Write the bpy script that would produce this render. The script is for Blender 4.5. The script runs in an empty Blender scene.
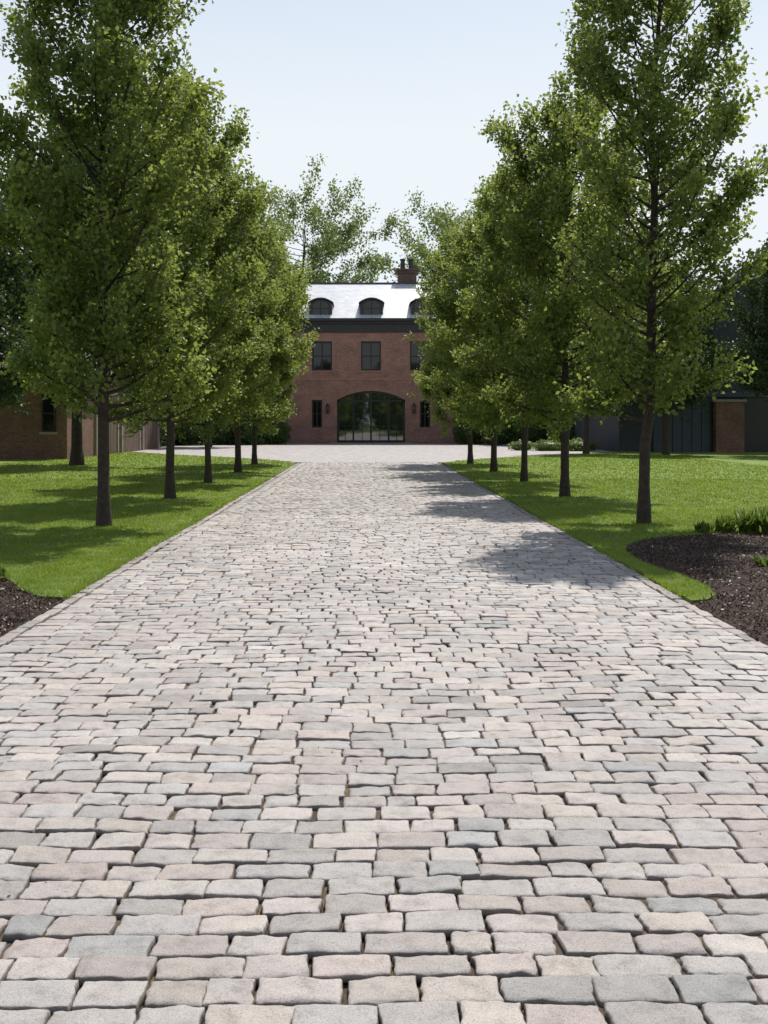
import bpy, math, random, bmesh
import numpy as np
from mathutils import Vector
random.seed(3)
R_=np.random.RandomState
D=bpy.data; scn=bpy.context.scene
COL=scn.collection

# ---------------------------------------------------------------- materials
def newmat(name):
    m=D.materials.new(name); m.use_nodes=True
    nt=m.node_tree; nt.nodes.clear()
    out=nt.nodes.new('ShaderNodeOutputMaterial')
    return m,nt,out
def N(nt,t,**kw):
    n=nt.nodes.new(t)
    for k,v in kw.items(): setattr(n,k,v)
    return n
def ramp(nt,stops,interp='LINEAR'):
    r=N(nt,'ShaderNodeValToRGB'); cr=r.color_ramp; cr.interpolation=interp
    while len(cr.elements)<len(stops): cr.elements.new(0.5)
    for e,(p,c) in zip(cr.elements,stops):
        e.position=p; e.color=(c[0],c[1],c[2],1)
    return r
def noise(nt,scale,detail=4,rough=.55,vec=None):
    n=N(nt,'ShaderNodeTexNoise'); n.inputs['Scale'].default_value=scale
    n.inputs['Detail'].default_value=detail; n.inputs['Roughness'].default_value=rough
    if vec is not None: nt.links.new(vec,n.inputs['Vector'])
    return n
def mul(nt,a,b,fac=1.0,mode='MULTIPLY'):
    m=N(nt,'ShaderNodeMix',data_type='RGBA',blend_type=mode)
    m.inputs[0].default_value=fac
    for i,s in ((6,a),(7,b)):
        if isinstance(s,tuple): m.inputs[i].default_value=(*s,1)
        else: nt.links.new(s,m.inputs[i])
    return m
def simple(name,col,rough=.6,var=.25,scale=6,bump=.0,spec=.4,metal=0):
    m,nt,out=newmat(name)
    p=N(nt,'ShaderNodeBsdfPrincipled'); g=N(nt,'ShaderNodeNewGeometry')
    n=noise(nt,scale,5,.6,g.outputs['Position'])
    r=ramp(nt,[(.25,tuple(c*(1-var) for c in col)),(.75,tuple(min(1,c*(1+var)) for c in col))])
    nt.links.new(n.outputs['Fac'],r.inputs[0]); nt.links.new(r.outputs[0],p.inputs['Base Color'])
    p.inputs['Roughness'].default_value=rough; p.inputs['Specular IOR Level'].default_value=spec
    p.inputs['Metallic'].default_value=metal
    if bump>0:
        b=N(nt,'ShaderNodeBump'); b.inputs['Strength'].default_value=bump; b.inputs['Distance'].default_value=.02
        n2=noise(nt,scale*6,5,.6,g.outputs['Position'])
        nt.links.new(n2.outputs['Fac'],b.inputs['Height']); nt.links.new(b.outputs[0],p.inputs['Normal'])
    nt.links.new(p.outputs[0],out.inputs[0]); return m
def leafmat(name,dark,mid,light,trans=.42,tcol=(.25,.34,.04)):
    m,nt,out=newmat(name)
    a=N(nt,'ShaderNodeAttribute',attribute_name='tint')
    r=ramp(nt,[(0,dark),(.5,mid),(1,light)]); nt.links.new(a.outputs['Fac'],r.inputs[0])
    p=N(nt,'ShaderNodeBsdfPrincipled'); p.inputs['Roughness'].default_value=.45
    p.inputs['Specular IOR Level'].default_value=.4
    nt.links.new(r.outputs[0],p.inputs['Base Color'])
    if trans<=0:
        nt.links.new(p.outputs[0],out.inputs[0]); return m
    t=N(nt,'ShaderNodeBsdfTranslucent')
    mm=mul(nt,r.outputs[0],tcol,.5,'MIX'); nt.links.new(mm.outputs[2],t.inputs[0])
    mx=N(nt,'ShaderNodeMixShader'); mx.inputs[0].default_value=trans
    nt.links.new(p.outputs[0],mx.inputs[1]); nt.links.new(t.outputs[0],mx.inputs[2])
    nt.links.new(mx.outputs[0],out.inputs[0]); return m
def brickmat(name,axis,c1,c2,mortar):
    m,nt,out=newmat(name)
    g=N(nt,'ShaderNodeNewGeometry'); s=N(nt,'ShaderNodeSeparateXYZ'); c=N(nt,'ShaderNodeCombineXYZ')
    nt.links.new(g.outputs['Position'],s.inputs[0])
    nt.links.new(s.outputs[0 if axis=='X' else 1],c.inputs[0]); nt.links.new(s.outputs[2],c.inputs[1])
    b=N(nt,'ShaderNodeTexBrick'); b.inputs['Scale'].default_value=1
    b.inputs['Brick Width'].default_value=.22; b.inputs['Row Height'].default_value=.075
    b.inputs['Mortar Size'].default_value=.006; b.inputs['Color1'].default_value=(*c1,1)
    b.inputs['Color2'].default_value=(*c2,1); b.inputs['Mortar'].default_value=(*mortar,1)
    nt.links.new(c.outputs[0],b.inputs['Vector'])
    n=noise(nt,1.3,6,.65,g.outputs['Position'])
    r=ramp(nt,[(.3,(.7,.7,.7)),(.7,(1.25,1.2,1.2))]); nt.links.new(n.outputs['Fac'],r.inputs[0])
    mm=mul(nt,b.outputs[0],r.outputs[0])
    n9=noise(nt,9,3,.6,g.outputs['Position']); r9=ramp(nt,[(.35,(.8,.8,.8)),(.65,(1.2,1.2,1.2))]); nt.links.new(n9.outputs['Fac'],r9.inputs[0])
    mm=mul(nt,mm.outputs[2],r9.outputs[0])
    p=N(nt,'ShaderNodeBsdfPrincipled'); p.inputs['Roughness'].default_value=.85
    nt.links.new(mm.outputs[2],p.inputs['Base Color'])
    bp=N(nt,'ShaderNodeBump'); bp.inputs['Strength'].default_value=.5; bp.inputs['Distance'].default_value=.008
    bp.invert=True
    nt.links.new(b.outputs['Fac'],bp.inputs['Height']); nt.links.new(bp.outputs[0],p.inputs['Normal'])
    nt.links.new(p.outputs[0],out.inputs[0]); return m
def slatemat(name,col,rough):
    m,nt,out=newmat(name)
    g=N(nt,'ShaderNodeNewGeometry'); s=N(nt,'ShaderNodeSeparateXYZ'); c=N(nt,'ShaderNodeCombineXYZ')
    nt.links.new(g.outputs['Position'],s.inputs[0])
    ad=N(nt,'ShaderNodeMath',operation='ADD'); nt.links.new(s.outputs[0],ad.inputs[0]); nt.links.new(s.outputs[1],ad.inputs[1])
    nt.links.new(ad.outputs[0],c.inputs[0]); nt.links.new(s.outputs[2],c.inputs[1])
    b=N(nt,'ShaderNodeTexBrick'); b.inputs['Scale'].default_value=1
    b.inputs['Brick Width'].default_value=.28; b.inputs['Row Height'].default_value=.13
    b.inputs['Mortar Size'].default_value=.006
    b.inputs['Color1'].default_value=(*[x*.85 for x in col],1); b.inputs['Color2'].default_value=(*[x*1.15 for x in col],1)
    b.inputs['Mortar'].default_value=(*[x*.45 for x in col],1)
    nt.links.new(c.outputs[0],b.inputs['Vector'])
    p=N(nt,'ShaderNodeBsdfPrincipled'); p.inputs['Roughness'].default_value=rough
    p.inputs['Specular IOR Level'].default_value=.7
    nt.links.new(b.outputs[0],p.inputs['Base Color']); nt.links.new(p.outputs[0],out.inputs[0]); return m

# ---------------------------------------------------------------- mesh helpers
def mesh_np(name,V,F,mats,midx=None,attrs=None,smooth=None):
    V=np.asarray(V,dtype=np.float32); F=np.asarray(F,dtype=np.int32)
    k=F.shape[1]; me=D.meshes.new(name)
    me.vertices.add(len(V)); me.vertices.foreach_set('co',V.ravel())
    me.loops.add(F.size); me.loops.foreach_set('vertex_index',F.ravel())
    me.polygons.add(len(F))
    me.polygons.foreach_set('loop_start',np.arange(len(F),dtype=np.int32)*k)
    me.polygons.foreach_set('loop_total',np.full(len(F),k,dtype=np.int32))
    for m in mats: me.materials.append(m)
    if midx is not None: me.polygons.foreach_set('material_index',np.asarray(midx,dtype=np.int32))
    if smooth is not None:
        me.polygons.foreach_set('use_smooth',np.broadcast_to(np.asarray(smooth,dtype=bool),(len(F),)).copy())
    me.update(calc_edges=True)
    for an,(ty,arr) in (attrs or {}).items():
        a=me.attributes.new(an,ty,'POINT')
        a.data.foreach_set('value' if ty=='FLOAT' else 'color',np.asarray(arr,dtype=np.float32).ravel())
    return me
def obj(name,me,parent=None,loc=(0,0,0)):
    o=D.objects.new(name,me); COL.objects.link(o); o.location=loc
    if parent: o.parent=parent
    return o
def empty(name,loc=(0,0,0)):
    o=D.objects.new(name,None); COL.objects.link(o); o.location=loc; o.empty_display_size=.5; return o
def pymesh(name,V,F,mat,parent=None):
    me=D.meshes.new(name); me.from_pydata(V,[],F); me.materials.append(mat); me.update()
    return obj(name,me,parent)
BOXF=[(0,1,2,3),(7,6,5,4),(0,4,5,1),(1,5,6,2),(2,6,7,3),(3,7,4,0)]
def boxes(name,L,mat,parent=None):
    V=[];F=[]
    for (x0,x1,y0,y1,z0,z1) in L:
        b=len(V)
        V+=[(x0,y0,z0),(x0,y1,z0),(x1,y1,z0),(x1,y0,z0),(x0,y0,z1),(x0,y1,z1),(x1,y1,z1),(x1,y0,z1)]
        F+=[tuple(b+i for i in f) for f in BOXF]
    return pymesh(name,V,F,mat,parent)
def tube(P,r,k=6):
    P=np.asarray(P,float); n=len(P); r=np.asarray(r,float)
    T=np.gradient(P,axis=0); T/=np.linalg.norm(T,axis=1)[:,None]+1e-9
    ref=np.array([1,0,0.]) if abs(T[0,2])>.8 else np.array([0,0,1.])
    A=np.cross(T,ref); A/=np.linalg.norm(A,axis=1)[:,None]+1e-9; B=np.cross(T,A)
    th=np.linspace(0,2*np.pi,k,endpoint=False)
    V=P[:,None,:]+r[:,None,None]*(np.cos(th)[None,:,None]*A[:,None,:]+np.sin(th)[None,:,None]*B[:,None,:])
    V=V.reshape(-1,3)
    i=np.arange(n-1)[:,None]*k; j=np.arange(k)[None,:]; j2=(j+1)%k
    F=np.stack([i+j,i+j2,i+k+j2,i+k+j],-1).reshape(-1,4)
    return V,F
def unit(a): return a/(np.linalg.norm(a,axis=-1,keepdims=True)+1e-9)
def leaves(P,size,rng,out=None,asp=.62):
    n=len(P)
    a=rng.normal(size=(n,3)); a[:,2]-=.25
    if out is not None: a+=out*1.0
    a=unit(a); b=unit(np.cross(a,rng.normal(size=(n,3)))); nn=np.cross(a,b)
    l=size*rng.uniform(.65,1.25,(n,1)); w=l*asp
    V=np.stack([P,P+a*l*.5+b*w*.5+nn*l*.1,P+a*l,P+a*l*.5-b*w*.5+nn*l*.1],1).reshape(-1,3)
    F=np.arange(n*4).reshape(-1,4)
    return V,F
def vn(P,s,seed):
    r=R_(seed); o=0
    for i in range(5):
        k=unit(r.normal(size=3))*s*r.uniform(.6,1.6); o=o+np.sin(P@k+r.uniform(0,6.28))
    return o/5**.5
# ---------------------------------------------------------------- trees
def tree_mesh(name,seed,H,zb,R,nb,nsec,kleaf,lsize,r0,el0,el1,mats,top=.12,sig=.085,tmax=.3,droop=0,secl=(.35,.8),pw=1.6,asp=.72,bare=.0,cap=.33):
    rng=R_(seed); VV=[];FF=[];off=0
    def add(V,F):
        nonlocal off
        VV.append(V);FF.append(F+off);off+=len(V)
    n=16; z=np.linspace(-.05,H*.97,n); w=np.cumsum(rng.normal(0,.018*H/7.5,(n,2)),0); w[:3]*=.3
    LP=np.column_stack([w,z]); tt=z/H
    rr=r0*np.clip(1-tt,0,1)**.85+.01; rr[0]*=1.4
    add(*tube(LP,rr,10))
    CP=[];CT=[];CO=[]
    for i in range(nb):
        t=(i+rng.rand())/nb; zs=zb+(H-zb)*.95*t
        az=i*2.399+rng.uniform(-.4,.4)
        if t<tmax: pr=.74+.26*(t/tmax)
        else: pr=(1-((t-tmax)/(1-tmax))**pw)*(1-top)+top
        Rt=R*pr; el=math.radians(el0+(el1-el0)*t+rng.normal(0,6))
        L=Rt/math.cos(el)*rng.choice([.55,.8,.95,1.08,1.22],p=[.2,.25,.27,.18,.1])
        L=min(L,H*cap)
        m=8; s=np.linspace(0,1,m); e=el-math.radians(14)+math.radians(30)*s-droop*s*s
        a=az+np.cumsum(rng.normal(0,.07,m))
        d=np.column_stack([np.cos(e)*np.cos(a),np.cos(e)*np.sin(a),np.sin(e)])
        base=np.array([np.interp(zs,z,LP[:,0]),np.interp(zs,z,LP[:,1]),zs])
        P=base+np.vstack([[0,0,0],np.cumsum(d[:-1]*L/(m-1),0)])
        rb=np.interp(zs,z,rr)*.42
        add(*tube(P,np.linspace(rb,.006,m),5))
        ct=rng.rand()
        ns=max(4,int(nsec*(.35+.65*L/(R/math.cos(el)))))
        for j in range(ns):
            f=rng.uniform(.12+bare,1.0)**.7; ip=f*(m-1); i0=min(int(ip),m-2)
            b=P[i0]+(P[i0+1]-P[i0])*(ip-i0)
            dd=unit(d[i0]+rng.normal(0,.62,3)+np.array([0,0,.28])); L2=rng.uniform(*secl)*(R/1.9)*(1.1-.5*f)
            q=4; ss=np.linspace(0,1,q); Q=b+dd*(ss*L2)[:,None]+np.array([0,0,1])*(.15*L2*ss*ss)[:,None]
            add(*tube(Q,np.linspace(max(.006,rb*.25),.003,q),3))
            nc=6; sc=np.linspace(.2,1.05,nc)
            C=b+dd*(sc*L2)[:,None]+np.array([0,0,1])*(.15*L2*sc*sc)[:,None]
            CP.append(C); CT.append(np.full(nc,.22*ct+.25*rng.rand())+.40*f**1.5+.16*sc); CO.append(np.tile(dd,(nc,1)))  # tint rises toward tips: young leaves, plus crown-interior shade put into the colour
    C=np.vstack(CP);T=np.concatenate(CT);O=np.vstack(CO)
    k=rng.poisson(kleaf*rng.gamma(2.2,1/2.2,len(C))); idx=np.repeat(np.arange(len(C)),k)
    P=C[idx]+np.clip(rng.normal(0,sig,(len(idx),3)),-1.9*sig,1.9*sig)
    V,F=leaves(P,lsize,rng,O[idx]*.7,asp)
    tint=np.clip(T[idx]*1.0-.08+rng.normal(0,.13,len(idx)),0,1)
    nbv=off; nbf=sum(len(f) for f in FF)
    VV.append(V);FF.append(F+off)
    V=np.vstack(VV);F=np.vstack(FF)
    mi=np.zeros(len(F),int); mi[nbf:]=1
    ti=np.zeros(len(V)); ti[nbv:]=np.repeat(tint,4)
    sm=np.zeros(len(F),bool); sm[:nbf]=True
    return mesh_np(name,V,F,mats,mi,{'tint':('FLOAT',ti)},sm)

bark=simple('bark',(.06,.045,.035),.9,.45,14,.9)
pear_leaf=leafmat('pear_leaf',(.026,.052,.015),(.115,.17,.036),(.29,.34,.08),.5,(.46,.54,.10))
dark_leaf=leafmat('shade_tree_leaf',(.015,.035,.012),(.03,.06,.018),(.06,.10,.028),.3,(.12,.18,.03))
spring_leaf=leafmat('spring_leaf',(.09,.14,.035),(.15,.21,.055),(.23,.28,.085),.45,(.32,.40,.11))
box_leaf=leafmat('boxwood_leaf',(.02,.045,.012),(.045,.085,.02),(.08,.13,.03),.25,(.15,.22,.04))
shrub_leaf=leafmat('shrub_leaf',(.035,.07,.018),(.075,.13,.03),(.13,.19,.045),.35,(.25,.33,.06))

BL=[bark,pear_leaf]
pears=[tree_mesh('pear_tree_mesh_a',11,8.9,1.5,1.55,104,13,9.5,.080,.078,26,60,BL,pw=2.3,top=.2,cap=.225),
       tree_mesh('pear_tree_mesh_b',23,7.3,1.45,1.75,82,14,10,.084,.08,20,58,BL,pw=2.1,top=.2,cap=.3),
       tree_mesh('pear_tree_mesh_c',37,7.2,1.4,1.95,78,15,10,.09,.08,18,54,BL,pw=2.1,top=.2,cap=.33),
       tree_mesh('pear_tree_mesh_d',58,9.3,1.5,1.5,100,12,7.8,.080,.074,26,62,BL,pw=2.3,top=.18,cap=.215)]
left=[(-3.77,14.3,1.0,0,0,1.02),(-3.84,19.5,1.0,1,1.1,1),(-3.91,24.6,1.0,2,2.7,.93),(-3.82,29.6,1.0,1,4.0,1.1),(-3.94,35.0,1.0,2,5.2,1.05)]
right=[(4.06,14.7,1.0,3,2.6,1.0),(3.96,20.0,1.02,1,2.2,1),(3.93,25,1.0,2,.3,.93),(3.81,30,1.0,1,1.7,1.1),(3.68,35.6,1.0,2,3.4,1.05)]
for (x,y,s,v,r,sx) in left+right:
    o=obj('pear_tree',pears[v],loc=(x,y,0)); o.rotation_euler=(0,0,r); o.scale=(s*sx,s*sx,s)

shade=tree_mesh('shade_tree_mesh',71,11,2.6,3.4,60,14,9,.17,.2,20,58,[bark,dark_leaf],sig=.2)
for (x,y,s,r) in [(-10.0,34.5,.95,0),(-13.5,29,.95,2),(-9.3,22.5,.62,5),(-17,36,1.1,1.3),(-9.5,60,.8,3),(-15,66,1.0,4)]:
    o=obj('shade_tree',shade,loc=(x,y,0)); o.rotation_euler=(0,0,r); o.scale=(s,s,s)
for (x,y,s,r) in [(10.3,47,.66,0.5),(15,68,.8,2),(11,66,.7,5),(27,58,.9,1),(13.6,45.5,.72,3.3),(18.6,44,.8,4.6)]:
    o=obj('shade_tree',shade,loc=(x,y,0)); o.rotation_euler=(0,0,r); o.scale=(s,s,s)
SP=[bark,spring_leaf]
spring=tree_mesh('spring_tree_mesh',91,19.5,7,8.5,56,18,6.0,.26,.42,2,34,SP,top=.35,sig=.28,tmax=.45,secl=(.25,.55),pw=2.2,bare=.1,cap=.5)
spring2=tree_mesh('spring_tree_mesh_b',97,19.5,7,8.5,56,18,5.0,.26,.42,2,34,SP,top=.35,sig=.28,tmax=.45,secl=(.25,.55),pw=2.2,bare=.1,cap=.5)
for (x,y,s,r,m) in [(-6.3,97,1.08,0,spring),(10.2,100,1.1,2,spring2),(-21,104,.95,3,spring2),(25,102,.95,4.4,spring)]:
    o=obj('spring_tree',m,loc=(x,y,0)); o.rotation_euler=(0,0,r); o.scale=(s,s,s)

def mass(name,ells,mat,lsize,dens,seed,core=True):
    rng=R_(seed); VV=[];FF=[];TT=[];off=0
    for (cx,cy,cz,rx,ry,rz) in ells:
        area=4*math.pi*((rx*ry)**1.6/3+(rx*rz)**1.6/3+(ry*rz)**1.6/3)**(1/1.6)
        n=int(area*dens); u=unit(rng.normal(size=(n,3)))
        ph=rng.uniform(0,6,3)
        lump=1+.10*np.sin(u[:,0]*7+ph[0])*np.sin(u[:,1]*6+ph[1])+.08*np.sin(u[:,2]*9+ph[2]+u[:,0]*5)
        rad=lump*(1-np.abs(rng.normal(0,.09,n)))+np.where(rng.rand(n)<.06,.06,0)
        P=u*rad[:,None]*np.array([rx,ry,rz])+np.array([cx,cy,cz])
        k=P[:,2]>.03; P=P[k];uu=u[k]
        V,F=leaves(P,lsize,rng,uu*.6)
        VV.append(V);FF.append(F+off);off+=len(V)
        t=np.clip(.45+.35*(lump[k]-1)/.15*.5+rng.normal(0,.2,len(P)),0,1)
        TT.append(np.repeat(t,4))
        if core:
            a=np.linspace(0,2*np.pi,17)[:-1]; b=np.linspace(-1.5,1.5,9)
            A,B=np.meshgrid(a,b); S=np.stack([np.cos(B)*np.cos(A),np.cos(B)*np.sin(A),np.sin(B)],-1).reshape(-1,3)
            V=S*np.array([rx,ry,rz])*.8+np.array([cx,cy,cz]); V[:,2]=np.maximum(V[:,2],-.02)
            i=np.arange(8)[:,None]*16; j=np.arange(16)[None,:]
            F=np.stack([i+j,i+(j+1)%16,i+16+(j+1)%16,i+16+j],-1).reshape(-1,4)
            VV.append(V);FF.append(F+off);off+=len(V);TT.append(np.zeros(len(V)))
    me=mesh_np(name,np.vstack(VV),np.vstack(FF),[mat],None,{'tint':('FLOAT',np.concatenate(TT))})
    return obj(name,me)
rng=R_(5)
ells=[]
for x in np.arange(-60,60,5.0):
    if -8<x<9: continue
    h=rng.uniform(7,10.5); ells.append((x+rng.uniform(-1,1),84+rng.uniform(-4,6),h*.52,rng.uniform(3.2,4.6),3.5,h*.55))
for x in (-40,-34,-29,-25): ells.append((x,rng.uniform(50,66),5,4,4,5.6))
for x in (34,38,43,48): ells.append((x,rng.uniform(50,66),5,4,4,5.6))
mass('background_trees',ells,dark_leaf,.5,9,8)
ells=[(x+rng.uniform(-1,1),-40+rng.uniform(-3,3),5.,4.5,4,6+rng.uniform(-1,2)) for x in np.arange(-45,46,6.)]
mass('background_trees',ells,shrub_leaf,.6,5,9)

# ---------------------------------------------------------------- cobblestones
def cobbles(stones,us,vs,rng,r=.0095,deep=.024,tone=1.0):
    n=len(stones); U,Vv=np.meshgrid(us,vs,indexing='ij'); u=U.ravel()[None];v=Vv.ravel()[None]
    cx,cy,hw,hd=[stones[:,i][:,None] for i in range(4)]
    kk=rng.uniform(.01,.065,(n,1))
    x=u*np.sqrt(1-kk*v**6)*hw; y=v*np.sqrt(1-kk*1.8*u**8)*hd
    cj=rng.normal(0,.0045,(n,4,2))
    w=[(1-u)*(1-v)/4,(1+u)*(1-v)/4,(1+u)*(1+v)/4,(1-u)*(1+v)/4]
    for i in range(4):
        x=x+w[i]*cj[:,i,0:1]; y=y+w[i]*cj[:,i,1:2]
    ph=rng.uniform(0,6.28,(n,10)); am=rng.uniform(.3,1.3,(n,1))
    au,av=np.abs(u)**3,np.abs(v)**3
    x=x+am*(.0026*np.abs(u)*np.sin(3.5*v+ph[:,0:1]+u)+.0018*au*np.sin(8*v+ph[:,4:5]+2*u)+.0010*au*np.sin(17*v+ph[:,7:8]))
    y=y+am*(.0024*np.abs(v)*np.sin(3.2*u+ph[:,1:2]+v)+.0019*av*np.sin(8*u+ph[:,5:6]+2*v)+.0014*av*np.sin(17*u+ph[:,6:7]+v)+.0008*av*np.sin(31*u+ph[:,8:9]))
    de=np.minimum((1-np.abs(u))*hw,(1-np.abs(v))*hd)
    rr=r*rng.uniform(.6,1.8,(n,1))*(1+.35*np.sin(6*u+ph[:,9:10])*np.sin(5*v+ph[:,8:9]))
    q=np.clip(de/rr,0,1); z=-rr*(1-np.sqrt(np.clip(1-(1-q)**2,0,1)))
    z=np.where(de<1e-5,-deep,z)
    z=z+rng.normal(0,.0022,(n,1))+rng.normal(0,.0022,(n,1))*u+rng.normal(0,.0018,(n,1))*v
    top=np.clip(de/.008,0,1)
    z=z+top*(.0013*np.sin(5*u+ph[:,2:3])*np.sin(4*v+ph[:,3:4])+.0008*np.sin(13*u+ph[:,5:6])*np.sin(7*v+ph[:,1:2]))-.0016*(u*u+v*v)
    P=np.stack([cx+x,cy+y,z],-1).reshape(-1,3)
    nu,nv=len(us),len(vs)
    i=np.arange(nu-1)[:,None]*nv; j=np.arange(nv-1)[None,:]
    f=np.stack([i+j,i+nv+j,i+nv+j+1,i+j+1],-1).reshape(-1,4)
    F=(np.arange(n)[:,None,None]*(nu*nv)+f[None]).reshape(-1,4)
    pal=np.array([(.415,.375,.348),(.400,.375,.352),(.430,.390,.350),(.375,.358,.340),(.350,.350,.338),(.410,.358,.328),(.455,.420,.385),(.310,.288,.268)])
    pi=rng.choice(8,n,p=[.20,.21,.17,.15,.05,.09,.08,.05])
    c=pal[pi]*rng.uniform(.84,1.10,(n,1))*tone
    C=np.ones((n,nu*nv,4)); C[:,:,:3]=c[:,None,:]
    C[:,:,3]=np.clip(de/.007,0,1)
    return P,F,C.reshape(-1,4)
def warp(P):
    x,y=P[:,0].copy(),P[:,1].copy()
    P[:,1]=y+.018*np.sin(.75*x+.33*y)+.008*np.sin(2.1*x-.7*y+1)+.010*x*np.sin(.21*y+.5)
    P[:,0]=x+.008*np.sin(1.7*y)*(1-np.clip(np.abs(x)/2.5,0,1))
    P[:,2]+=.006*np.sin(1.3*x+.9*y)+.005*np.sin(2.9*x-1.7*y)
    return P
XL,XR=-2.46,2.60
rng=R_(77); rows=[];y=.4
while y<37.3:
    d=rng.uniform(.112,.138); x=XL+rng.uniform(-.0,.02)
    while x<XR-.04:
        w=rng.uniform(.165,.255)
        if rng.rand()<.08: w*=.68
        if x+w>XR-.1: w=XR-x
        g=rng.uniform(.001,.008)
        rows.append((x+w/2,y+d/2+rng.normal(0,.0018),(w-g)/2,(d-rng.uniform(.001,.007))/2)); x+=w
    y+=d
S=np.array(rows)
edge=[]
for xc in (XL-.06,XR+.06):
    y=.4
    while y<36.6:
        l=rng.uniform(.18,.28); edge.append((xc+rng.normal(0,.004),y+l/2,.05,(l-.008)/2)); y+=l
E=np.array(edge)
fine=np.array([-1,-.975,-.94,-.88,-.78,-.65,-.5,-.33,-.16,0,.16,.33,.5,.65,.78,.88,.94,.975,1])
finev=np.array([-1,-.96,-.9,-.8,-.62,-.38,-.13,.13,.38,.62,.8,.9,.96,1])
mid=np.array([-1,-.96,-.86,-.6,-.3,0,.3,.6,.86,.96,1]); midv=np.array([-1,-.94,-.8,-.3,.3,.8,.94,1])
lo=np.array([-1,-.95,-.3,.3,.95,1]); lov=np.array([-1,-.92,0,.92,1])
VV=[];FF=[];CC=[];off=0
for A,edgef in ((S,False),(E,True)):
    for (y0,y1,us,vs,dp) in ((0,7,fine,finev,.024),(7,16,mid,midv,.022),(16,40,lo,lov,.018)):
        s=A[(A[:,1]>=y0)&(A[:,1]<y1)]
        if not len(s): continue
        P,F,C=cobbles(s,us,vs,rng,deep=dp)
        if edgef:
            P[:,2]+=.006*np.sin(1.3*P[:,0]+.9*P[:,1])-.004; C[:,:3]*=.82
        else: P=warp(P)
        if y1<=16:
            nz=vn(P,60,1)*.0011+vn(P,150,2)*.0006
            P[:,2]+=nz*C[:,3]; P[:,1]+=vn(P,90,3)*.0009
        VV.append(P);FF.append(F+off);CC.append(C);off+=len(P)
m,nt,out=newmat('granite_cobble')
a=N(nt,'ShaderNodeAttribute',attribute_name='stone'); g=N(nt,'ShaderNodeNewGeometry')
n1=noise(nt,11,7,.7,g.outputs['Position']); r1=ramp(nt,[(.30,(.70,.68,.66)),(.48,(1,1,1)),(.72,(1.16,1.15,1.13))])
nt.links.new(n1.outputs['Fac'],r1.inputs[0]); m1=mul(nt,a.outputs['Color'],r1.outputs[0])
n2=noise(nt,230,3,.75,g.outputs['Position']); r2=ramp(nt,[(.34,(.50,.48,.46)),(.47,(1,1,1)),(.68,(1.20,1.18,1.16))])
nt.links.new(n2.outputs['Fac'],r2.inputs[0]); m2=mul(nt,m1.outputs[2],r2.outputs[0],.9)
n4=noise(nt,.6,4,.6,g.outputs['Position']); r4=ramp(nt,[(.35,(.9,.885,.87)),(.65,(1.07,1.065,1.06))])
nt.links.new(n4.outputs['Fac'],r4.inputs[0]); m3=mul(nt,m2.outputs[2],r4.outputs[0])
mr=N(nt,'ShaderNodeMapRange'); mr.inputs[1].default_value=0; mr.inputs[2].default_value=.6
nt.links.new(a.outputs['Alpha'],mr.inputs[0])
m4=N(nt,'ShaderNodeMix',data_type='RGBA'); nt.links.new(mr.outputs[0],m4.inputs[0]); m4.inputs[6].default_value=(.09,.068,.048,1)
nt.links.new(m3.outputs[2],m4.inputs[7])
p=N(nt,'ShaderNodeBsdfPrincipled'); p.inputs['Roughness'].default_value=.6; p.inputs['Specular IOR Level'].default_value=.4
nt.links.new(m4.outputs[2],p.inputs['Base Color'])
n3=noise(nt,42,10,.78,g.outputs['Position']); b=N(nt,'ShaderNodeBump'); b.inputs['Strength'].default_value=.85; b.inputs['Distance'].default_value=.009
nt.links.new(n3.outputs['Fac'],b.inputs['Height']); nt.links.new(b.outputs[0],p.inputs['Normal'])
nt.links.new(p.outputs[0],out.inputs[0])
cob=m
drive=empty('cobblestone_driveway')
me=mesh_np('paving_stones',np.vstack(VV),np.vstack(FF),[cob],None,{'stone':('FLOAT_COLOR',np.vstack(CC))},True)
obj('paving_stones',me,drive)
m,nt,out=newmat('joint_sand'); g=N(nt,'ShaderNodeNewGeometry')
n1=noise(nt,5,5,.7,g.outputs['Position']); r1=ramp(nt,[(.35,(.04,.031,.023)),(.52,(.08,.058,.04)),(.64,(.18,.12,.045)),(.8,(.09,.11,.03))])
nt.links.new(n1.outputs['Fac'],r1.inputs[0]); p=N(nt,'ShaderNodeBsdfPrincipled'); p.inputs['Roughness'].default_value=.95
nt.links.new(r1.outputs[0],p.inputs['Base Color'])
n3=noise(nt,150,4,.7,g.outputs['Position']); b=N(nt,'ShaderNodeBump'); b.inputs['Strength'].default_value=.8; b.inputs['Distance'].default_value=.004
nt.links.new(n3.outputs['Fac'],b.inputs['Height']); nt.links.new(b.outputs[0],p.inputs['Normal'])
nt.links.new(p.outputs[0],out.inputs[0]); sand=m
pymesh('joint_bed',[(XL-.14,.2,-.0235),(XR+.14,.2,-.0235),(XR+.14,37.3,-.0235),(XL-.14,37.3,-.0235)],[(0,1,2,3)],sand,drive)

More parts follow.
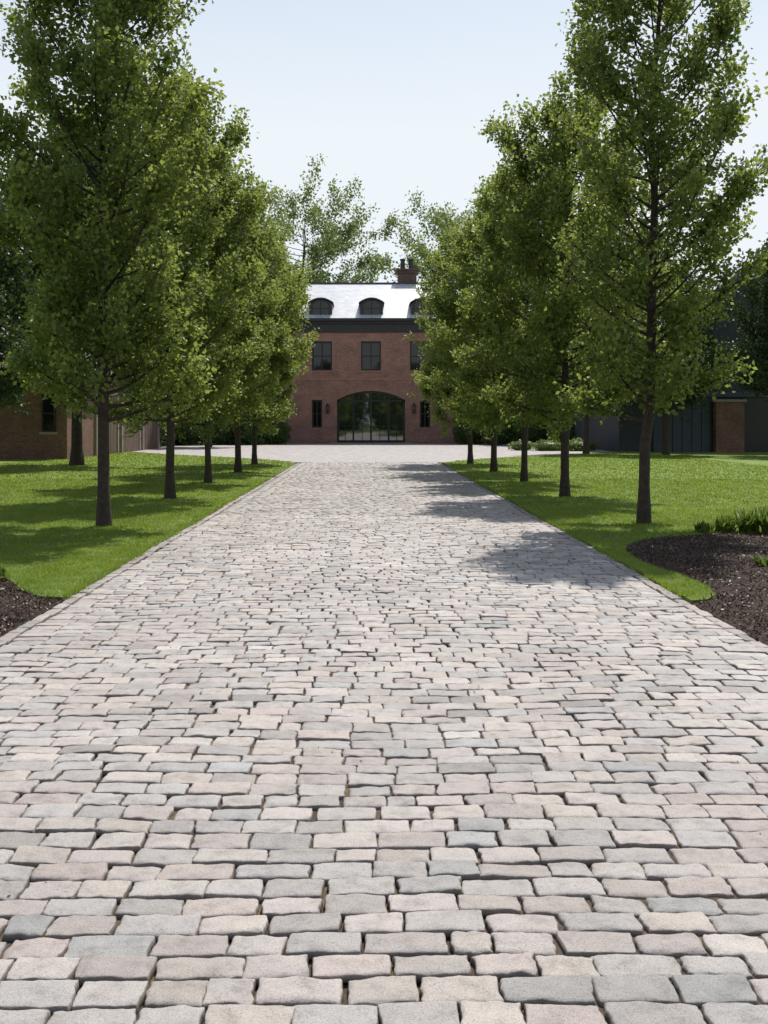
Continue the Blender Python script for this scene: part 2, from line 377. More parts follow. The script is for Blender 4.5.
m,nt,out=newmat('court_cobbles'); g=N(nt,'ShaderNodeNewGeometry')
b=N(nt,'ShaderNodeTexBrick'); b.inputs['Scale'].default_value=1; b.inputs['Brick Width'].default_value=.22; b.inputs['Row Height'].default_value=.13
b.inputs['Mortar Size'].default_value=.006; b.inputs['Color1'].default_value=(.34,.315,.295,1); b.inputs['Color2'].default_value=(.46,.425,.395,1); b.inputs['Mortar'].default_value=(.14,.11,.085,1)
nt.links.new(g.outputs['Position'],b.inputs['Vector'])
n1=noise(nt,2.2,8,.85,g.outputs['Position']); r1=ramp(nt,[(.38,(.68,.66,.64)),(.62,(1.18,1.18,1.18))]); nt.links.new(n1.outputs['Fac'],r1.inputs[0])
mm=mul(nt,b.outputs[0],r1.outputs[0]); p=N(nt,'ShaderNodeBsdfPrincipled'); p.inputs['Roughness'].default_value=.7
n3=noise(nt,14,4,.7,g.outputs['Position']); bb=N(nt,'ShaderNodeBump'); bb.inputs['Strength'].default_value=.6; bb.inputs['Distance'].default_value=.03
nt.links.new(n3.outputs['Fac'],bb.inputs['Height']); nt.links.new(bb.outputs[0],p.inputs['Normal'])
nt.links.new(mm.outputs[2],p.inputs['Base Color']); nt.links.new(p.outputs[0],out.inputs[0])
court=m
pymesh('forecourt',[(-14,37.25,-.004),(14,37.25,-.004),(14,69.8,-.004),(-14,69.8,-.004)],[(0,1,2,3)],court)

# ---------------------------------------------------------------- ground, lawn, mulch
grass_far=simple('far_ground_grass',(.07,.11,.025),.95,.35,.3)
pymesh('ground',[(-1500,-600,-.06),(1500,-600,-.06),(1500,2500,-.06),(-1500,2500,-.06)],[(0,1,2,3)],grass_far)
m,nt,out=newmat('lawn_grass'); g=N(nt,'ShaderNodeNewGeometry')
n1=noise(nt,1.1,5,.6,g.outputs['Position']); n2=noise(nt,60,5,.75,g.outputs['Position'])
r1=ramp(nt,[(.3,(.13,.215,.02)),(.55,(.195,.285,.026)),(.75,(.26,.33,.042))]); nt.links.new(n1.outputs['Fac'],r1.inputs[0])
r2=ramp(nt,[(.3,(.45,.5,.45)),(.65,(1.25,1.2,1.1))]); nt.links.new(n2.outputs['Fac'],r2.inputs[0])
mm=mul(nt,r1.outputs[0],r2.outputs[0]); p=N(nt,'ShaderNodeBsdfPrincipled'); p.inputs['Roughness'].default_value=.8
nt.links.new(mm.outputs[2],p.inputs['Base Color'])
b=N(nt,'ShaderNodeBump'); b.inputs['Strength'].default_value=1; b.inputs['Distance'].default_value=.04
nt.links.new(n2.outputs['Fac'],b.inputs['Height']); nt.links.new(b.outputs[0],p.inputs['Normal'])
nt.links.new(p.outputs[0],out.inputs[0]); lawnm=m
xl=XL-.11; xr=XR+.11
lawnL=[(xl,8.5),(xl,36.0),(-2.9,37.6),(-3.8,39.3),(-5.2,41.4),(-7.2,43.8),(-9.5,46.5),(-11.95,50.2),(-11.95,39.95),(-40,39.95),(-40,12.4),(-9,11.9),(-6.5,11.4),(-5.2,11.0),(-4.4,10.55),(-3.75,10.0),(-3.35,9.4),(-3.05,8.85),(-2.82,8.55)]
lawnR=[(xr,8.35),(2.86,8.4),(3.0,8.62),(3.08,9.0),(3.08,9.5),(2.99,10.1),(2.93,10.8),(2.98,11.5),(3.14,12.1),(3.45,12.6),(3.9,13.0),(4.5,13.3),(5.4,13.5),(7,13.5),(9,13.2),(40,13.2),(40,49.4),(11.8,49.4),(9.2,46.0),(6.8,43.3),(5.0,41.0),(3.8,39.0),(3.0,37.4),(xr,36.0)]
def inpoly(P,poly):
    x,y=P[:,0],P[:,1]; c=np.zeros(len(P),bool); n=len(poly)
    for i in range(n):
        x1,y1=poly[i];x2,y2=poly[i-1]
        if y1==y2: continue
        k=((y1>y)!=(y2>y))&(x<(x2-x1)*(y-y1)/(y2-y1)+x1); c^=k
    return c
def lawnobj(poly):
    me=D.meshes.new('turf'); pts=[(x,y,.012) for x,y in poly]; n=len(pts)
    low=[(x,y,-.05) for x,y in poly]
    fs=[tuple(range(n))]+[(i,(i+1)%n,n+(i+1)%n,n+i) for i in range(n)]
    me.from_pydata(pts+low,[],fs); me.materials.append(lawnm)
    bm=bmesh.new(); bm.from_mesh(me); bmesh.ops.triangulate(bm,faces=[f for f in bm.faces if len(f.verts)>4]); bmesh.ops.recalc_face_normals(bm,faces=bm.faces); bm.to_mesh(me); bm.free()
    return me
blade=leafmat('grass_blade',(.085,.15,.016),(.19,.28,.028),(.31,.375,.062),.42,(.38,.48,.04))
for nm,poly,xa,xb in (('L',lawnL,-13,xl),('R',lawnR,xr,13.5)):
    e=empty('lawn'); obj('turf',lawnobj(poly),e)
    rng=R_(4 if nm=='L' else 6)
    PP=[];HH=[];WW=[]
    for (y0,y1,den,h,w) in ((8,12,4200,.034,.0042),(12,17,1700,.036,.007),(17,26,650,.036,.012),(26,50,130,.04,.026)):
        xw=min(abs(xb-xa),.42*y1)
        x0,x1=(xb-xw,xb) if nm=='L' else (xa,xa+xw)
        n=int((x1-x0)*(y1-y0)*den); P=np.column_stack([rng.uniform(x0,x1,n),rng.uniform(y0,y1,n)])
        P=P[inpoly(P,poly)]
        cl=.75+.35*np.sin(P[:,0]*9+np.sin(P[:,1]*7)*2)*np.sin(P[:,1]*8+np.sin(P[:,0]*6))
        PP.append(P);HH.append(h*rng.uniform(.5,1.3,len(P))*np.clip(cl+.2,.5,1.4));WW.append(np.full(len(P),w))
        xe=xb if nm=='L' else xa; sg=1 if nm=='L' else -1
        ys=max(y0,8.5); ne=int((y1-ys)*den*.07)
        if y1<=36:
            yy=rng.uniform(ys,y1,ne)
            Q=np.column_stack([xe-sg*.03+sg*np.abs(rng.normal(0,.03,ne))*(1+.8*np.sin(yy*3+np.sin(yy*7))),yy])
            PP.append(Q);HH.append(h*rng.uniform(.6,1.3,ne));WW.append(np.full(ne,w))
    P=np.vstack(PP);h=np.concatenate(HH);w=np.concatenate(WW);n=len(P)
    an=rng.uniform(0,6.28,n); lean=rng.normal(0,.45,(n,2))*h[:,None]
    dx=np.cos(an)*w;dy=np.sin(an)*w; z=np.full(n,.004)
    V=np.stack([np.column_stack([P[:,0]-dx,P[:,1]-dy,z]),np.column_stack([P[:,0]+dx,P[:,1]+dy,z]),np.column_stack([P[:,0]+lean[:,0],P[:,1]+lean[:,1],z+h])],1).reshape(-1,3)
    P3=np.column_stack([P,np.zeros(n)])
    pt=.48+.13*vn(P3,1.6,5)+.10*vn(P3,5,6)+rng.normal(0,.2,n)
    me=mesh_np('grass_blades',V,np.arange(n*3).reshape(-1,3),[blade],None,{'tint':('FLOAT',np.repeat(np.clip(pt,0,1),3))})
    obj('grass_blades',me,e)
mulchm=simple('mulch_soil',(.055,.033,.021),.95,.5,20,1.0)
chipm=leafmat('bark_chips',(.03,.017,.010),(.07,.042,.026),(.15,.10,.065),.0)
for nm,(x0,x1,y0,y1),poly in (('L',(-9,xl,.2,12.3),lawnL),('R',(xr,11,.2,13.6),lawnR)):
    e=empty('mulch_bed')
    nx,ny=120,150; X,Y=np.meshgrid(np.linspace(x0,x1,nx),np.linspace(y0,y1,ny),indexing='ij')
    dd=np.minimum(np.abs(X-(xl if nm=='L' else xr))/.35,1)
    Z=-.012+dd*(.015+.012*np.sin(X*3+Y*2.1)*np.sin(Y*3.3)+.006*np.sin(9*X+4*Y)+R_(2).normal(0,.004,X.shape))
    Q=np.column_stack([X.ravel(),Y.ravel()]); ip=inpoly(Q,poly).reshape(X.shape); Z=np.where(ip,np.minimum(Z,-.01),Z)
    i=np.arange(nx-1)[:,None]*ny; j=np.arange(ny-1)[None,:]
    F=np.stack([i+j,i+ny+j,i+ny+j+1,i+j+1],-1).reshape(-1,4)
    obj('mulch_soil',mesh_np('mulch_soil',np.column_stack([Q,Z.ravel()]),F,[mulchm],None,None,True),e)
    rng=R_(31); n=110000; P=np.column_stack([rng.uniform(x0,x1,n),rng.uniform(5,y1,n)])
    P=P[(~inpoly(P,poly))&(np.abs(P[:,0])<.47*P[:,1]+.6)]
    n=len(P); zz=rng.uniform(.004,.028,n)*np.clip(np.abs(P[:,0]-(xl if nm=='L' else xr))/.2,.3,1)
    V,F=leaves(np.column_stack([P,zz]),.032,rng,np.zeros((n,3)),.35)
    obj('bark_chips',mesh_np('bark_chips',V,F,[chipm],None,{'tint':('FLOAT',np.repeat(np.clip(rng.normal(.4,.3,n),0,1),4))}),e)
rng=R_(12); n=22000; P=np.column_stack([rng.uniform(XL,XR,n),rng.uniform(2.2,30,n),rng.uniform(-.016,.001,n)])
dr=vn(P*np.array([1,1,0]),3.5,9)+.7*vn(P*np.array([1,1,0]),9,10); P=P[rng.rand(n)<np.clip((dr-.4)*.35,.06,.7)]; n=len(P)
V,F=leaves(P,.015,rng,np.array([0,0,-.2])[None].repeat(n,0),.6)
V[:,2]=np.clip(V[:,2],-.020,.009)
litm=leafmat('dry_leaf',(.16,.10,.04),(.32,.21,.06),(.42,.34,.09),.2,(.4,.3,.1))
obj('fallen_leaves',mesh_np('fallen_leaves',V,F,[litm],None,{'tint':('FLOAT',np.repeat(rng.rand(n),4))}))

def clump(name,loc,n,L,w,mat,seed,up=1.0):
    rng=R_(seed);VV=[];FF=[];off=0
    for i in range(n):
        a=rng.uniform(0,6.28); l=L*rng.uniform(.6,1.1); sp=rng.uniform(.2,1.0)
        s=np.linspace(0,1,6); r=l*.75*sp*s; z=l*up*(s-.55*sp*s*s)
        c=np.column_stack([np.cos(a)*r,np.sin(a)*r,z])+np.append(rng.normal(0,.05,2),0)
        sd=np.array([-math.sin(a),math.cos(a),0]); ww=w*np.sin(np.pi*(.15+.85*s))**.8
        V=np.stack([c-sd*ww[:,None],c+sd*ww[:,None]],1).reshape(-1,3)
        i2=np.arange(5)*2; F=np.stack([i2,i2+1,i2+3,i2+2],-1)
        VV.append(V);FF.append(F+off);off+=len(V)
    V=np.vstack(VV)
    return obj(name,mesh_np(name,V,np.vstack(FF),[mat],None,{'tint':('FLOAT',rng.rand(len(V)))}),loc=loc)
dayl=leafmat('daylily_leaf',(.06,.11,.015),(.11,.17,.03),(.18,.24,.05),.35)
for i,(x,y,s) in enumerate([(5.15,13.5,.42),(5.4,13.4,.46),(5.68,13.3,.42),(4.85,13.55,.32),(6.0,13.3,.40),(4.55,13.5,.2)]):
    clump('daylily_plant',(x,y,.0),150,s,.014,dayl,40+i)
clump('hosta_plant',(4.15,10.35,.0),30,.24,.035,dayl,50,.8)
clump('hosta_plant',(-3.52,9.55,.0),26,.18,.025,dayl,51,.9)

# ---------------------------------------------------------------- brick house
BC=((.27,.133,.092),(.34,.175,.124),(.31,.235,.19))
brickX=brickmat('house_brick_front','X',*BC)
brickY=brickmat('house_brick_side','Y',*BC)
archbrick=simple('rubbed_brick',(.32,.18,.13),.85,.2,3,.3)
chimbrick=brickmat('chimney_brick','X',(.10,.06,.045),(.14,.08,.06),(.12,.10,.09))
slate=slatemat('slate_roof',(.52,.53,.54),.32)
slate_dk=slatemat('dark_slate_roof',(.14,.15,.16),.4)
darktrim=simple('dark_bronze_trim',(.03,.029,.03),.5,.2,3)
black=simple('black_steel',(.012,.012,.013),.4,.1,3)
stone=simple('limestone',(.30,.26,.22),.8,.15,5,.3)
copper=simple('lead_copper',(.05,.045,.04),.5,.2,3)
def glassmat(name,ior,base,bump):
    m,nt,out=newmat(name); p=N(nt,'ShaderNodeBsdfPrincipled'); p.inputs['Base Color'].default_value=(*base,1)
    p.inputs['Roughness'].default_value=.03; p.inputs['Specular IOR Level'].default_value=.5; p.inputs['IOR'].default_value=ior
    g=N(nt,'ShaderNodeNewGeometry'); n1=noise(nt,1.2,2,.5,g.outputs['Position']); b=N(nt,'ShaderNodeBump'); b.inputs['Strength'].default_value=bump; b.inputs['Distance'].default_value=.02
    nt.links.new(n1.outputs['Fac'],b.inputs['Height']); nt.links.new(b.outputs[0],p.inputs['Normal'])
    nt.links.new(p.outputs[0],out.inputs[0]); return m
glass=glassmat('window_glass',1.5,(.008,.010,.010),.08)
doorglass=glassmat('door_glass',2.6,(.012,.016,.012),.05)
house=empty('brick_house')
HY=70.0; hx0,hx1=-10.0,10.6; ZE=7.75
wins=[(c-.7,c+.7,5.1,7.15) for c in (-6.6,-3.15,.28,3.71,7.15)]
small=[(c-.36,c+.36,1.1,3.05) for c in (-3.5,4.06)]+[(c-.6,c+.6,1.1,3.05) for c in (-6.9,7.5)]
dc,dw,dsp,dtp=.28,2.38,3.05,3.68
holes=wins+small+[(dc-dw,dc+dw,0,dtp)]
xs=sorted({hx0,hx1,*[h[0] for h in holes],*[h[1] for h in holes]}); zs=sorted({-.05,ZE,*[h[2] for h in holes],*[h[3] for h in holes]})
V=[];F=[]
def quad(a,b,c,d):
    n=len(V); V.extend([a,b,c,d]); F.append((n,n+1,n+2,n+3))
for i in range(len(xs)-1):
    for j in range(len(zs)-1):
        cx=(xs[i]+xs[i+1])/2; cz=(zs[j]+zs[j+1])/2
        if any(h[0]<cx<h[1] and h[2]<cz<h[3] for h in holes): continue
        quad((xs[i],HY,zs[j]),(xs[i+1],HY,zs[j]),(xs[i+1],HY,zs[j+1]),(xs[i],HY,zs[j+1]))
RD=.3
for (a,b,c,d) in wins+small:
    quad((a,HY,c),(a,HY+RD,c),(a,HY+RD,d),(a,HY,d)); quad((b,HY,c),(b,HY,d),(b,HY+RD,d),(b,HY+RD,c))
    quad((a,HY,c),(b,HY,c),(b,HY+RD,c),(a,HY+RD,c)); quad((a,HY,d),(a,HY+RD,d),(b,HY+RD,d),(b,HY,d))
def archz(x,r=0,tp=dtp,sp=dsp,w=dw):
    t=(x-dc)/w; rise=tp-sp; Rr=(w*w+rise*rise)/(2*rise)
    return tp-Rr+math.sqrt(max(Rr*Rr-(t*w)**2,0))
AX=[dc-dw+2*dw*i/24 for i in range(25)]
for i in range(24):
    a,b=AX[i],AX[i+1]; za,zb=archz(a),archz(b)
    quad((a,HY,za),(b,HY,zb),(b,HY,dtp),(a,HY,dtp)); quad((a,HY,za),(a,HY+RD,za),(b,HY+RD,zb),(b,HY,zb))
for x in (dc-dw,dc+dw): quad((x,HY,0),(x,HY+RD,0),(x,HY+RD,dsp),(x,HY,dsp))
pymesh('front_wall',V,F,brickX,house)
V=[];F=[]
HB=81.
quad((hx0,HY,-.05),(hx0,HB,-.05),(hx0,HB,ZE),(hx0,HY,ZE)); quad((hx1,HY,-.05),(hx1,HY,ZE),(hx1,HB,ZE),(hx1,HB,-.05))
pymesh('side_walls',V,F,brickY,house)
V=[];F=[]; quad((hx0,HB,-.05),(hx1,HB,-.05),(hx1,HB,ZE),(hx0,HB,ZE)); pymesh('back_wall',V,F,brickX,house)
V=[];F=[]
def archring(w1,t1,w2,t2,y):
    for i in range(24):
        f0,f1=i/24*2-1,(i+1)/24*2-1
        def pt(f,w,t): return (dc+f*w, y, archz(dc+f*w,tp=t,sp=dsp,w=w))
        a,b,c,d=pt(f0,w1,t1),pt(f1,w1,t1),pt(f1,w2,t2),pt(f0,w2,t2)
        quad(a,b,c,d); quad(d,c,(c[0],HY,c[2]),(d[0],HY,d[2])); quad(b,a,(a[0],HY+.02,a[2]),(b[0],HY+.02,b[2]))
archring(dw,dtp,dw+.16,dtp+.24,HY-.02)
pymesh('arch_surround',V,F,archbrick,house)
boxes('window_sills',[(a-.1,b+.1,HY-.07,HY+.1,c-.11,c-.003) for a,b,c,d in wins+small],archbrick,house)
boxes('window_lintels',[(a-.12,b+.12,HY-.012,HY+.1,d+.003,d+.24) for a,b,c,d in wins+small],archbrick,house)
gl=[];fr=[]
for (a,b,c,d) in wins+small:
    gl.append((a,b,HY+.2,HY+.24,c,d)); t=.1; y0,y1=HY+.06,HY+.19
    fr+=[(a,a+t,y0,y1,c,d),(b-t,b,y0,y1,c,d),(a+t,b-t,y0,y1,c,c+t),(a+t,b-t,y0,y1,d-t,d),((a+b)/2-.035,(a+b)/2+.035,y0+.005,y1-.005,c+t,d-t)]
    for f in (.5,): fr.append((a+t,b-t,y0+.01,y1-.01,c+(d-c)*f-.025,c+(d-c)*f+.025))
boxes('window_glass',gl,glass,house); boxes('window_frames',fr,black,house)
V=[];F=[]
for i in range(24):
    a,b=AX[i],AX[i+1]; quad((a,HY+.24,0),(b,HY+.24,0),(b,HY+.24,archz(b)),(a,HY+.24,archz(a)))
pymesh('door_glass',V,F,doorglass,house)
fr=[]
y0,y1=HY+.09,HY+.22
for f in (-1,-.52,0,.52,1):
    x=min(max(dc+f*dw,dc-dw+.07),dc+dw-.07); fr.append((x-.06,x+.06,y0,y1,0,archz(x)-.01))
for f in (-.76,-.26,.26,.76):
    x=dc+f*dw; fr.append((x-.02,x+.02,y0+.02,y1-.02,.2,archz(x)-.01))
fr+=[(dc-dw,dc+dw,y0-.005,y1-.02,0,.22)]+[(dc-dw,dc+dw,y0+.015,y1-.025,z-.017,z+.017) for z in (1.2,2.1)]+[(dc-dw,dc+dw,y0-.01,y1-.03,2.92,3.04)]
boxes('door_frame',fr,black,house)
V=[];F=[]
for i in range(24):
    a,b=AX[i],AX[i+1]; quad((a,y0-.01,archz(a)-.16),(b,y0-.01,archz(b)-.16),(b,y0-.01,archz(b)),(a,y0-.01,archz(a)))
pymesh('door_arch_head',V,F,black,house)
def lantern(parent,x,y,z):
    boxes('wall_lantern',[(x-.13,x+.13,y-.28,y-.04,z,z+.03),(x-.13,x+.13,y-.28,y-.04,z+.52,z+.56),(x-.07,x+.07,y-.23,y-.09,z+.56,z+.7),(x-.02,x+.02,y-.1,y,z+.2,z+.24)]+[(x+sx*.11-.015,x+sx*.11+.015,y-.16+sy*.1-.015,y-.16+sy*.1+.015,z+.03,z+.52) for sx in(-1,1) for sy in(-1,1)]+[(x-.04,x+.04,y-.2,y-.12,z+.03,z+.3)],black,parent)
lantern(house,-2.75,HY,2.1); lantern(house,3.3,HY,2.1)
boxes('cornice',[(hx0-.06,hx1+.06,HY-.06,HB+.06,ZE,ZE+.62),(hx0-.2,hx1+.2,HY-.2,HB+.2,ZE+.62,ZE+.8),(hx0-.42,hx1+.42,HY-.42,HB+.42,ZE+.8,ZE+.98)],darktrim,house)
boxes('brick_belt_course',[(hx0-.02,hx1+.02,HY-.035,HY+.02,4.42,4.58)],archbrick,house)
z0=ZE+.99; zr=11.95; yr=75.5; a,b,c,d=hx0-.38,hx1+.38,HY-.38,HB+.38
V=[(a,c,z0),(b,c,z0),(b,d,z0),(a,d,z0),(a+5,yr,zr),(b-5,yr,zr)]
pymesh('slate_roof',V,[(0,1,5,4),(1,2,5),(2,3,4,5),(3,0,4)],slate,house)
boxes('ridge_cap',[(a+5,b-5,yr-.12,yr+.12,zr-.03,zr+.07)],copper,house)
def dormer(cx):
    w=.8; y0=HY+.15; y1=HY+3.4; zb=z0+.1; zt=zb+.95; rise=.3
    pr=[(cx-w,zb),(cx+w,zb),(cx+w,zt)]
    K=12
    for i in range(1,K):
        f=1-2*i/K; pr.append((cx+f*w,zt+rise*(1-f*f)))
    pr.append((cx-w,zt)); n=len(pr)
    V=[(x,y0,z) for x,z in pr]+[(x,y1,z) for x,z in pr]
    F=[tuple(range(n))]+[(i,(i+1)%n,n+(i+1)%n,n+i) for i in range(n)]
    pymesh('dormer_body',V,F,darktrim,house)
    V=[]
    for y in (y0-.12,y1):
        for i in range(K+1):
            f=1-2*i/K; V.append((cx+f*(w+.10),y,zt+.01+(rise+.04)*(1-f*f)))
        for i in range(K+1):
            f=1-2*i/K; V.append((cx+f*(w+.10),y,zt+.10+(rise+.04)*(1-f*f)))
    F=[];n=K+1
    for i in range(K):
        F+=[(i,i+1,n+i+1,n+i),(n+i,n+i+1,3*n+i+1,3*n+i),(i+1,i,2*n+i,2*n+i+1)]
    F+=[(0,n,3*n,2*n),(n-1,3*n-1,4*n-1,2*n-1)]
    pymesh('dormer_roof',V,F,copper,house)
    pr=[(cx-.55,zb+.12),(cx+.55,zb+.12),(cx+.55,zt-.05)]+[(cx+.55*(1-2*i/8),zt-.05+.25*(1-(1-2*i/8)**2)) for i in range(1,8)]+[(cx-.55,zt-.05)]
    pymesh('dormer_glass',[(x,y0-.012,z) for x,z in pr],[tuple(range(len(pr)))],glass,house)
    boxes('dormer_muntins',[(cx-.04,cx+.04,y0-.05,y0-.014,zb+.12,zt+.19),(cx-.55,cx+.55,y0-.045,y0-.016,zb+.6,zb+.65)],black,house)
for cx in (-3.25,.32,3.9,-6.9,7.5): dormer(cx)
boxes('chimney',[(2.35,3.75,75.6,76.7,9.5,12.75),(2.25,3.85,75.5,76.8,12.75,12.93),(2.15,3.95,75.4,76.9,12.93,13.08)],chimbrick,house)
VV=[];FF=[];off=0
for cx in (2.72,3.35):
    v,f=tube([(cx,76.15,13.08),(cx,76.15,13.2),(cx,76.15,13.75),(cx,76.15,13.8),(cx,76.15,13.9)],[.24,.2,.17,.22,.22],10)
    VV.append(v);FF.append(f+off);off+=len(v)
obj('chimney_pots',mesh_np('chimney_pots',np.vstack(VV),np.vstack(FF),[darktrim],None,None,False),house)
boxes('door_step',[(dc-dw-.5,dc+dw+.5,HY-.7,HY+.1,-.03,.06)],stone,house)

# ---------------------------------------------------------------- left brick garage
gar=empty('brick_garage')
GC=((.17,.085,.06),(.22,.115,.08),(.20,.16,.13))
gb=brickmat('garage_brick_front','X',*GC); gb2=brickmat('garage_brick_side','Y',*GC)
V=[];F=[]; quad((-26,40,-.05),(-12,40,-.05),(-12,40,3.4),(-26,40,3.4)); quad((-26,58,-.05),(-12,58,-.05),(-12,58,3.4),(-26,58,3.4)); pymesh('end_walls',V,F,gb,gar)
V=[];F=[]; quad((-12,40,-.05),(-12,58,-.05),(-12,58,3.4),(-12,40,3.4)); quad((-26,40,-.05),(-26,58,-.05),(-26,58,3.4),(-26,40,3.4)); pymesh('side_walls',V,F,gb2,gar)
boxes('eaves',[(-26.4,-11.6,39.6,58.4,3.4,3.62)],darktrim,gar)
pymesh('slate_roof',[(-26.4,39.6,3.63),(-11.6,39.6,3.63),(-11.6,58.4,3.63),(-26.4,58.4,3.63),(-19,45,8.2),(-19,53,8.2)],[(0,1,4),(1,2,5,4),(2,3,5),(3,0,4,5)],slate_dk,gar)
wood=simple('stained_wood',(.13,.09,.065),.7,.25,3)
L=[];P=[]
for (a,b) in ((44.2,47.8),(48.8,52.4),(53.4,57)):
    L+=[(-12.0,-11.9,a-.18,a,0,2.75),(-12.0,-11.9,b,b+.18,0,2.75),(-12.0,-11.9,a-.18,b+.18,2.75,2.95)]
    k=6
    for i in range(k):
        u0=a+(b-a)*i/k; u1=a+(b-a)*(i+1)/k; P.append((-12.0,-11.95,u0+.02,u1-.02,0,2.74))
boxes('door_surrounds',L,stone,gar); boxes('garage_doors',P,wood,gar)
boxes('window_surround',[(-13.1,-12.35,39.93,40.02,1.0,1.1),(-15.6,-14.85,39.93,40.02,1.0,1.1)],stone,gar)
boxes('window_glass',[(-13.0,-12.45,39.97,40.03,1.1,2.6),(-15.5,-14.95,39.97,40.03,1.1,2.6)],glass,gar)
boxes('window_frames',[(a,b,39.94,39.968,c,d) for x in (-13.0,-15.5) for (a,b,c,d) in ((x,x+.06,1.1,2.6),(x+.49,x+.55,1.1,2.6),(x+.06,x+.49,1.1,1.16),(x+.06,x+.49,2.54,2.6),(x+.06,x+.49,1.82,1.87))],black,gar)

# ---------------------------------------------------------------- right gabled carriage house
car=empty('gabled_carriage_house')
siding=slatemat('dark_shingle_siding',(.022,.029,.036),.7)
bluep=simple('blue_grey_paint',(.045,.06,.078),.5,.12,2)
gx0,gx1,gxm=12.6,27.4,20.0; gy0,gy1=50,66; ez,rz=4.5,9.9
pymesh('walls',[(gx0,gy0,-.05),(gx1,gy0,-.05),(gx1,gy0,ez),(gxm,gy0,rz-.1),(gx0,gy0,ez),(gx0,gy1,-.05),(gx1,gy1,-.05),(gx1,gy1,ez),(gxm,gy1,rz-.1),(gx0,gy1,ez)],[(0,1,2,3,4),(9,8,7,6,5),(0,4,9,5),(1,6,7,2)],siding,car)
sl=(rz-ez)/(gxm-gx0)
def rp(x): return rz-abs(x-gxm)*sl
V=[];F=[]
for (xa,xb) in ((gx0-.6,gxm),(gx1+.6,gxm)):
    n=len(V)
    V+=[(xa,gy0-.5,rp(xa)+.02),(xb,gy0-.5,rz+.02),(xb,gy1+.5,rz+.02),(xa,gy1+.5,rp(xa)+.02)]
    V+=[(xa,gy0-.5,rp(xa)+.2),(xb,gy0-.5,rz+.2),(xb,gy1+.5,rz+.2),(xa,gy1+.5,rp(xa)+.2)]
    F+=[tuple(n+i for i in f) for f in ((0,1,2,3),(7,6,5,4),(0,4,5,1),(1,5,6,2),(2,6,7,3),(3,7,4,0))]
pymesh('slate_roof',V,F,slate,car)
V=[];F=[]
for (xa,xb) in ((gx0-.6,gxm),(gx1+.6,gxm)):
    quad((xa,gy0-.53,rp(xa)-.3),(xb,gy0-.53,rz-.3),(xb,gy0-.53,rz+.12),(xa,gy0-.53,rp(xa)+.12))
pymesh('bargeboards',V,F,bluep,car)
boxes('brick_piers',[(17.3,18.7,49.55,50.0,-.02,2.5),(22.0,23.2,49.55,50,-.02,2.5)],gb,car)
boxes('pier_caps',[(17.2,18.8,49.48,50.0,2.5,2.62),(21.9,23.3,49.48,50,2.5,2.62)],stone,car)
boxes('band',[(gx0-.05,gx1+.05,49.85,50.0,2.75,3.0)],bluep,car)
boxes('garage_door',[(14.3+i*.48,14.3+i*.48+.45,49.9,50,0,2.7) for i in range(6)],bluep,car)
boxes('bay_shade_panel',[(18.75,21.9,49.9,50,0,2.7)],black,car)  # closed black panel; the open bay's dark inside is painted as flat colour

# ---------------------------------------------------------------- shrubs
for i,(x,y,r,h) in enumerate([(-6.2,67.5,1.0,1.7),(-7.8,66.0,1.3,2.3),(-9.7,66,1.2,2.0),(-11.6,65,1.5,2.6),(6.9,67.3,1.1,1.8),(8.8,65.5,1.3,2.2),(10.8,64,1.4,2.4),(12.6,62,1.4,2.0)]):
    mass('boxwood_shrub',[(x,y,h*.45,r,r,h*.55)],shrub_leaf,.14,170,60+i)
for i,(x,y,r,h) in enumerate([(9.5,52.2,.9,.55),(11,52,1.0,.6),(8.2,53,.7,.5)]):
    mass('low_shrub',[(x,y,h*.4,r,r*.7,h*.6)],spring_leaf,.1,220,80+i)
mass('hedge',[(x,59+.3*math.sin(x),1.2,1.2,1.0,1.35) for x in np.arange(-26,-12.5,1.5)]+[(-13.2,y,1.2,1.1,1.2,1.4) for y in np.arange(59,69,1.4)],box_leaf,.2,70,95)
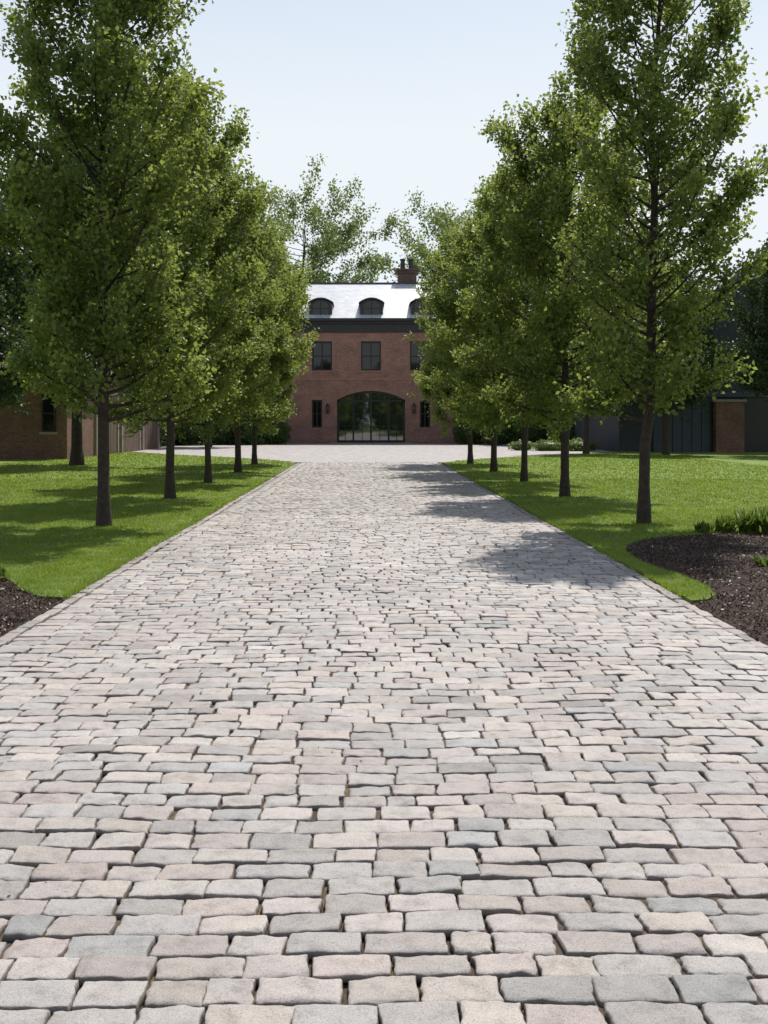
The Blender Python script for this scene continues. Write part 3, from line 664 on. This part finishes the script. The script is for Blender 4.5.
mass('hedge',[(14.5,y,1.2,1.1,1.2,1.4) for y in np.arange(67,72,1.4)]+[(x,69.5,1.2,1.2,1.,1.4) for x in np.arange(11.5,20,1.5)],box_leaf,.2,70,96)

# ---------------------------------------------------------------- light & camera
EL,AZ=61,24
w=D.worlds.new('World'); scn.world=w; w.use_nodes=True; nt=w.node_tree
bg=nt.nodes['Background']; sk=nt.nodes.new('ShaderNodeTexSky'); sk.sky_type='NISHITA'; sk.sun_disc=False
sk.sun_elevation=math.radians(EL); sk.sun_rotation=math.radians(AZ); sk.air_density=1.0; sk.dust_density=1.2; sk.ozone_density=1.0
tc=nt.nodes.new('ShaderNodeTexCoord'); sp=nt.nodes.new('ShaderNodeSeparateXYZ'); nt.links.new(tc.outputs['Generated'],sp.inputs[0])
mr=nt.nodes.new('ShaderNodeMapRange'); mr.inputs[1].default_value=.28; mr.inputs[2].default_value=.62; mr.inputs[3].default_value=.92; mr.inputs[4].default_value=.0
nt.links.new(sp.outputs[2],mr.inputs[0])
mx=nt.nodes.new('ShaderNodeMix'); mx.data_type='RGBA'; mx.inputs[7].default_value=(6.1,6.45,6.65,1)
nt.links.new(mr.outputs[0],mx.inputs[0])
nt.links.new(sk.outputs[0],mx.inputs[6]); nt.links.new(mx.outputs[2],bg.inputs[0]); bg.inputs[1].default_value=.145
sl_=D.lights.new('sun','SUN'); sl_.energy=5.0; sl_.angle=math.radians(.5); sl_.color=(1,.96,.90)
so=D.objects.new('sun',sl_); COL.objects.link(so)
e_,a_=math.radians(EL),math.radians(AZ)
s=Vector((math.cos(e_)*math.sin(a_),math.cos(e_)*math.cos(a_),math.sin(e_)))
so.rotation_euler=s.to_track_quat('Z','Y').to_euler(); so.location=(20,20,40)
cd=D.cameras.new('camera'); co=D.objects.new('camera',cd); COL.objects.link(co)
co.location=(0,0,1.5); co.rotation_euler=(math.radians(90),0,0)
cd.sensor_fit='AUTO'; cd.sensor_width=36; cd.lens=36*1000/1024
cd.shift_x=17/1024; cd.shift_y=-90/1024; cd.clip_end=4000; cd.clip_start=.05
scn.camera=co
scn.view_settings.view_transform='Standard'; scn.view_settings.look='None'; scn.view_settings.exposure=0
